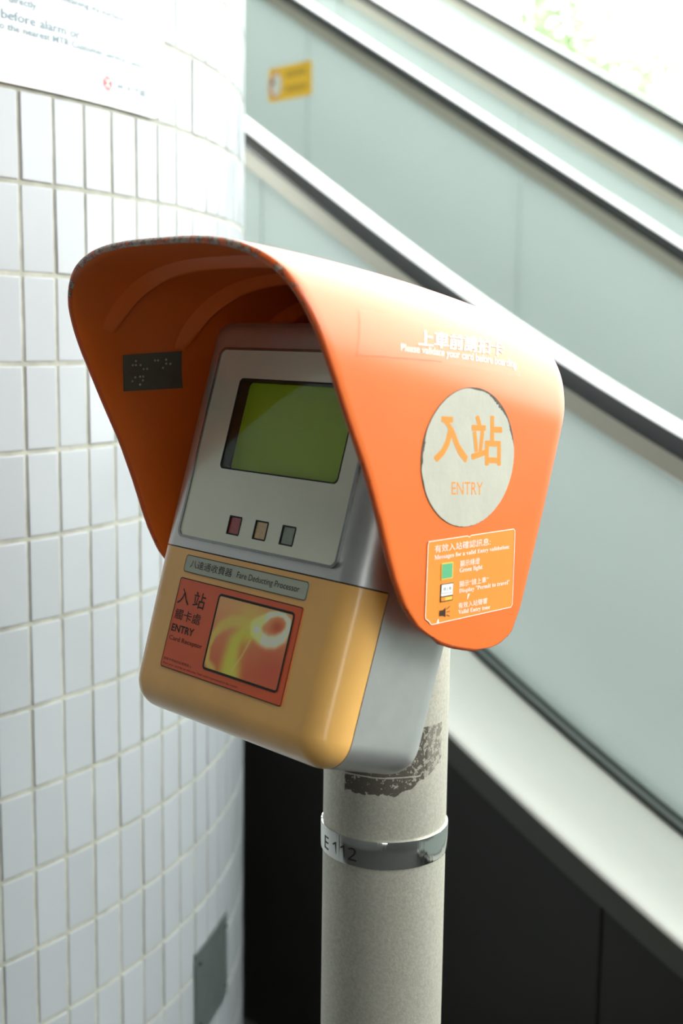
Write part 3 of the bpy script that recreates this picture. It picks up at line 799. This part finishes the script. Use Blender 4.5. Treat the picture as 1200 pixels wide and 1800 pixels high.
# entry disc: worn at its upper right edge, dark residue underneath
mb = MB(); cx, cy, R = .0545, -.0792, .0530
def rr(t, jag):
    d = math.degrees(t) % 360; r = R
    if jag:
        r += .0002*noise.noise((d*.4, 0, 0))
        for c, w, dep in ((66, 20, .0046), (36, 9, .0030), (98, 9, .0020), (184, 7, .0026), (196, 4, .002), (214, 5, .001)):
            g = math.exp(-((d-c)/w)**2); r -= dep*g*(.55+.9*abs(noise.noise((d*.35, 1, c)))+.3*noise.noise((d*1.1, 4, c)))
        if 225 < d < 330: r -= .0006*abs(noise.noise((d*.5, 7, 0)))
    return r
N = 240
pflat(mb, [[(cx+rr(2*math.pi*i/N, 0)*math.cos(2*math.pi*i/N), cy+rr(2*math.pi*i/N, 0)*math.sin(2*math.pi*i/N)) for i in range(N)]], .0003, 1)
pflat(mb, [[(cx+(rr(2*math.pi*i/N, 1)-.0003)*math.cos(2*math.pi*i/N), cy+(rr(2*math.pi*i/N, 1)-.0003)*math.sin(2*math.pi*i/N)) for i in range(N)]], .0005, 0, .0002)
text_heavy(mb, '入', [(.0072, -.0600), (.0420, -.0522), (.0524, -.0827), (.0174, -.0902)], pr, 2, .0011)
RQ = [(.0072, -.0600), (.0420, -.0522), (.0524, -.0827), (.0174, -.0902)]
def rq(a, b):
    t = [RQ[0][i]*(1-a)+RQ[1][i]*a for i in (0, 1)]; u = [RQ[3][i]*(1-a)+RQ[2][i]*a for i in (0, 1)]
    return pr(t[0]*(1-b)+u[0]*b, t[1]*(1-b)+u[1]*b, .00078)
mb.add([rq(.20, -.03), rq(.56, -.03), rq(.56, .11), rq(.20, .11)], [(0, 3, 2, 1)], 2)
text_heavy(mb, '站', [(.0468, -.0486), (.0806, -.0408), (.0930, -.0758), (.0587, -.0832)], pr, 2, .0009)
text_quad(mb, 'ENTRY', [(.0406, -.1013), (.0757, -.0936), (.0788, -.1030), (.0438, -.1104)], pr, 2, bold=.0)
tag(mb.build('entry_disc', [M['disc'], M['resid'], M['ink_or']], HD, 0), 'round pale ENTRY sticker with worn edge')
# validation notice
mb = MB()
ol = [(.0310, -.1496), (.0300, -.1491), (.0720, -.1364), (.0745, -.1368), (.0760, -.1352), (.1248, -.1205), (.1271, -.1216), (.1280, -.1240), (.1440, -.1790), (.1428, -.1817), (.0545, -.2088), (.0527, -.2086), (.0505, -.2070), (.0458, -.2056), (.0446, -.2030), (.0303, -.1510)]
ol = ol[::-1]                                  # counter-clockwise
pflat(mb, [ol[::-1]], .0004, 0)
ring_strip(mb, ol, .0006, 1, lambda p, q: pr(p, q, .0007))
pe = lambda p, q: pr(p, q, .0008); pe2 = lambda p, q: pr(p, q, .0010)
text_quad(mb, '有效入站確認訊息:', [(.0378, -.1505), (.0990, -.1328), (.1006, -.1384), (.0396, -.1560)], pe, 1)
text_quad(mb, serif('Messages for a valid Entry validation:'), [(.0400, -.1578), (.1236, -.1337), (.1250, -.1374), (.0412, -.1620)], pe, 1)
text_quad(mb, '顯示綠燈', [(.0698, -.1564), (.0916, -.1500), (.0930, -.1548), (.0714, -.1612)], pe, 1, bold=.0)
text_quad(mb, serif('Green light'), [(.0711, -.1619), (.0964, -.1547), (.0979, -.1590), (.0725, -.1663)], pe, 1)
text_quad(mb, '顯示“請上車”', [(.0742, -.1717), (.1068, -.1623), (.1082, -.1668), (.0757, -.1763)], pe, 1, bold=.0)
text_quad(mb, serif('Display "Permit to travel"'), [(.0758, -.1774), (.1332, -.1606), (.1346, -.1648), (.0771, -.1815)], pe, 1)
text_quad(mb, '有效入站聲響', [(.0785, -.1880), (.1110, -.1787), (.1124, -.1832), (.0800, -.1925)], pe, 1, bold=.0)
text_quad(mb, serif('Valid Entry tone'), [(.0803, -.1934), (.1162, -.1836), (.1175, -.1876), (.0817, -.1974)], pe, 1)
def quadf(q, mi, fn=pe): mb.add([fn(*p) for p in q], [(0, 3, 2, 1)], mi)
def shrinkq(q, k):
    c = (sum(p[0] for p in q)/4, sum(p[1] for p in q)/4); return [(c[0]+(p[0]-c[0])*k, c[1]+(p[1]-c[1])*k) for p in q]
G = [(.0497, -.1622), (.0622, -.1586), (.0657, -.1708), (.0533, -.1744)]
quadf(G, 3); quadf(shrinkq(G, .88), 4, pe2)
D_ = [(.0541, -.1775), (.0677, -.1738), (.0712, -.1870), (.0577, -.1910)]
quadf(D_, 5)
pe3 = lambda p, q: pr(p, q, .0012)
quadf([(.0549, -.1779), (.0673, -.1745), (.0696, -.1829), (.0571, -.1864)], 1, pe2)
quadf([(.0574, -.1872), (.0698, -.1837), (.0705, -.1867), (.0582, -.1901)], 0, pe2)
quadf([(.0616, -.1864), (.0692, -.1843), (.0698, -.1863), (.0622, -.1885)], 3, pe3)
text_quad(mb, '請上車', [(.0570, -.1795), (.0662, -.1770), (.0670, -.1795), (.0578, -.1820)], pe3, 6)
text_quad(mb, 'Permit to travel', [(.0570, -.1834), (.0676, -.1805), (.0679, -.1817), (.0573, -.1847)], pe3, 6)
mb.add([pe(*p) for p in [(.0592, -.1970), (.0627, -.1961), (.0652, -.1937), (.0673, -.2007), (.0638, -.2002), (.0604, -.2011)]], [(0, 5, 4, 1), (1, 4, 3, 2)], 5)
for (x0, y0), (x1, y1) in (((.0664, -.1949), (.0697, -.1919)), ((.0673, -.1969), (.0709, -.1957)), ((.0679, -.1988), (.0718, -.1994))):
    d = Vector((x1-x0, y1-y0)).normalized(); nn2 = Vector((-d.y, d.x))*.00025
    quadf([(x0+nn2.x, y0+nn2.y), (x1+nn2.x, y1+nn2.y), (x1-nn2.x, y1-nn2.y), (x0-nn2.x, y0-nn2.y)], 5)
# small white scratches in the print
for q in ([(.0870, -.1795), (.0893, -.1789), (.0880, -.1838), (.0877, -.1841)], [(.0592, -.2040), (.0600, -.2032), (.0616, -.2062), (.0590, -.2068)]): quadf(q, 1)
tag(mb.build('validation_notice', [M['st_or'], M['white'], M['ink'], M['ink_yl'], M['green'], M['ink_bk'], M['ink_blue']], HD, 0), 'orange notice explaining a valid entry')
# lettering on the curved shoulder, coordinates (section parameter, w)
def hs(a, w, e=.0006):
    u, v = sect(a, w); u2, v2 = sect(a+.004, w); t = Vector((u2-u, v2-v)).normalized()
    return dev(u-t.y*e, v+t.x*e, w)
def hsf(e): return lambda a, w: hs(a, w, e)
mb = MB()
text_heavy(mb, '上車前請拍卡', [(.7541, .0196), (.6481, -.0875), (.7418, -.0801), (.8350, .0210)], lambda x, y, e: hs(x, y, e-.0004), 0, .0005)
text_quad(mb, 'Please validate your card before boarding', [(.8490, .0396), (.7367, -.0973), (.7944, -.0949), (.8898, .0390)], hsf(.0003), 0, bold=.004)
mb.build('shoulder_lettering', M['white'], HD, 0)
mb = MB(); nx, ny = 40, 10
for i in range(nx+1):
    for j in range(ny+1):
        x, y = i/nx, j/ny
        a0 = .742+(.610-.742)*x; a1 = .9389+(.8188-.9389)*x; w = .0812+(-.100-.0812)*x
        mb.v.append(hs(a0+(a1-a0)*y, w, .00045))
for i in range(nx):
    for j in range(ny): mb.f.append((i*(ny+1)+j, i*(ny+1)+j+1, (i+1)*(ny+1)+j+1, (i+1)*(ny+1)+j)); mb.m.append(0)
def strip_(p, q, wd):
    n = 24
    for i in range(n+1):
        t = i/n; a = p[0]+(q[0]-p[0])*t; w = p[1]+(q[1]-p[1])*t
        mb.v.append(hs(a, w, .0005)); mb.v.append(hs(a+wd[0], w+wd[1], .0005))
    k = len(mb.v)-2*(n+1)
    for i in range(n): mb.f.append((k+2*i, k+2*i+1, k+2*i+3, k+2*i+2)); mb.m.append(1)
strip_((.742, .0812), (.9389, .0812), (0, -.00035)); strip_((.9389, .0812), (.87, -.005), (.0026, 0))
tag(mb.build('clear_film', [M['film'], M['edge']], HD, 60), 'clear film sticker over the white lettering')
# braille plate on the inner face of the left side
def br(w, v, e):
    U = U0-TH; vc = vcl(w)
    if v > vc: U *= (1-((v-vc)/(vtop(w)-TH-vc))**nnn(w))**(1/nnn(w))
    return dev(-U+e, v, w)
q = [(.0662, -.0416), (.0091, -.0207), (-.0029, -.0520), (.0567, -.0718)]
mb = MB(); bx, by = 18, 12
for lay in (.0012, -.0003):
    for i in range(bx+1):
        for j in range(by+1):
            a, b = i/bx, j/by
            w_ = (q[0][0]*(1-a)+q[1][0]*a)*(1-b)+(q[3][0]*(1-a)+q[2][0]*a)*b; v_ = (q[0][1]*(1-a)+q[1][1]*a)*(1-b)+(q[3][1]*(1-a)+q[2][1]*a)*b
            mb.v.append(br(w_, v_, lay))
bi = lambda l, i, j: l*(bx+1)*(by+1)+i*(by+1)+j
for i in range(bx):
    for j in range(by):
        for l in (0, 1): mb.f.append((bi(l, i, j), bi(l, i+1, j), bi(l, i+1, j+1), bi(l, i, j+1))); mb.m.append(0)
for i in range(bx):
    for j in (0, by): mb.f.append((bi(0, i, j), bi(0, i+1, j), bi(1, i+1, j), bi(1, i, j))); mb.m.append(0)
for j in range(by):
    for i in (0, bx): mb.f.append((bi(0, i, j), bi(0, i, j+1), bi(1, i, j+1), bi(1, i, j))); mb.m.append(0)
for w, v in [(0.0525, -0.0431), (0.0545, -0.0474), (0.0515, -0.0464), (0.0469, -0.045), (0.0427, -0.0474), (0.0392, -0.0462), (0.0335, -0.0369), (0.0304, -0.0359), (0.0224, -0.0328), (0.0211, -0.0361), (0.0168, -0.035), (0.0233, -0.0406), (0.0491, -0.0569), (0.0511, -0.0609), (0.0444, -0.0548), (0.0413, -0.0539), (0.0425, -0.0615), (0.0407, -0.0573)]:
    vs = []; K = 8
    for h, r in ((.0010, .00115), (.0018, .0009)):
        vs += [br(w+r*math.cos(2*math.pi*i/K), v+r*math.sin(2*math.pi*i/K), h) for i in range(K)]
    vs.append(br(w, v, .0022))
    mb.add(vs, [(i, (i+1) % K, K+(i+1) % K, K+i) for i in range(K)]+[(K+i, K+(i+1) % K, 2*K) for i in range(K)], 1)
bm = bmesh.new(); me = mb.mesh('braille_plate'); bm.from_mesh(me); bmesh.ops.recalc_face_normals(bm, faces=bm.faces); bm.to_mesh(me); bm.free()
tag(link('braille_plate', me, [M['braille'], M['dot']], HD, 40), 'dark metal braille plate')
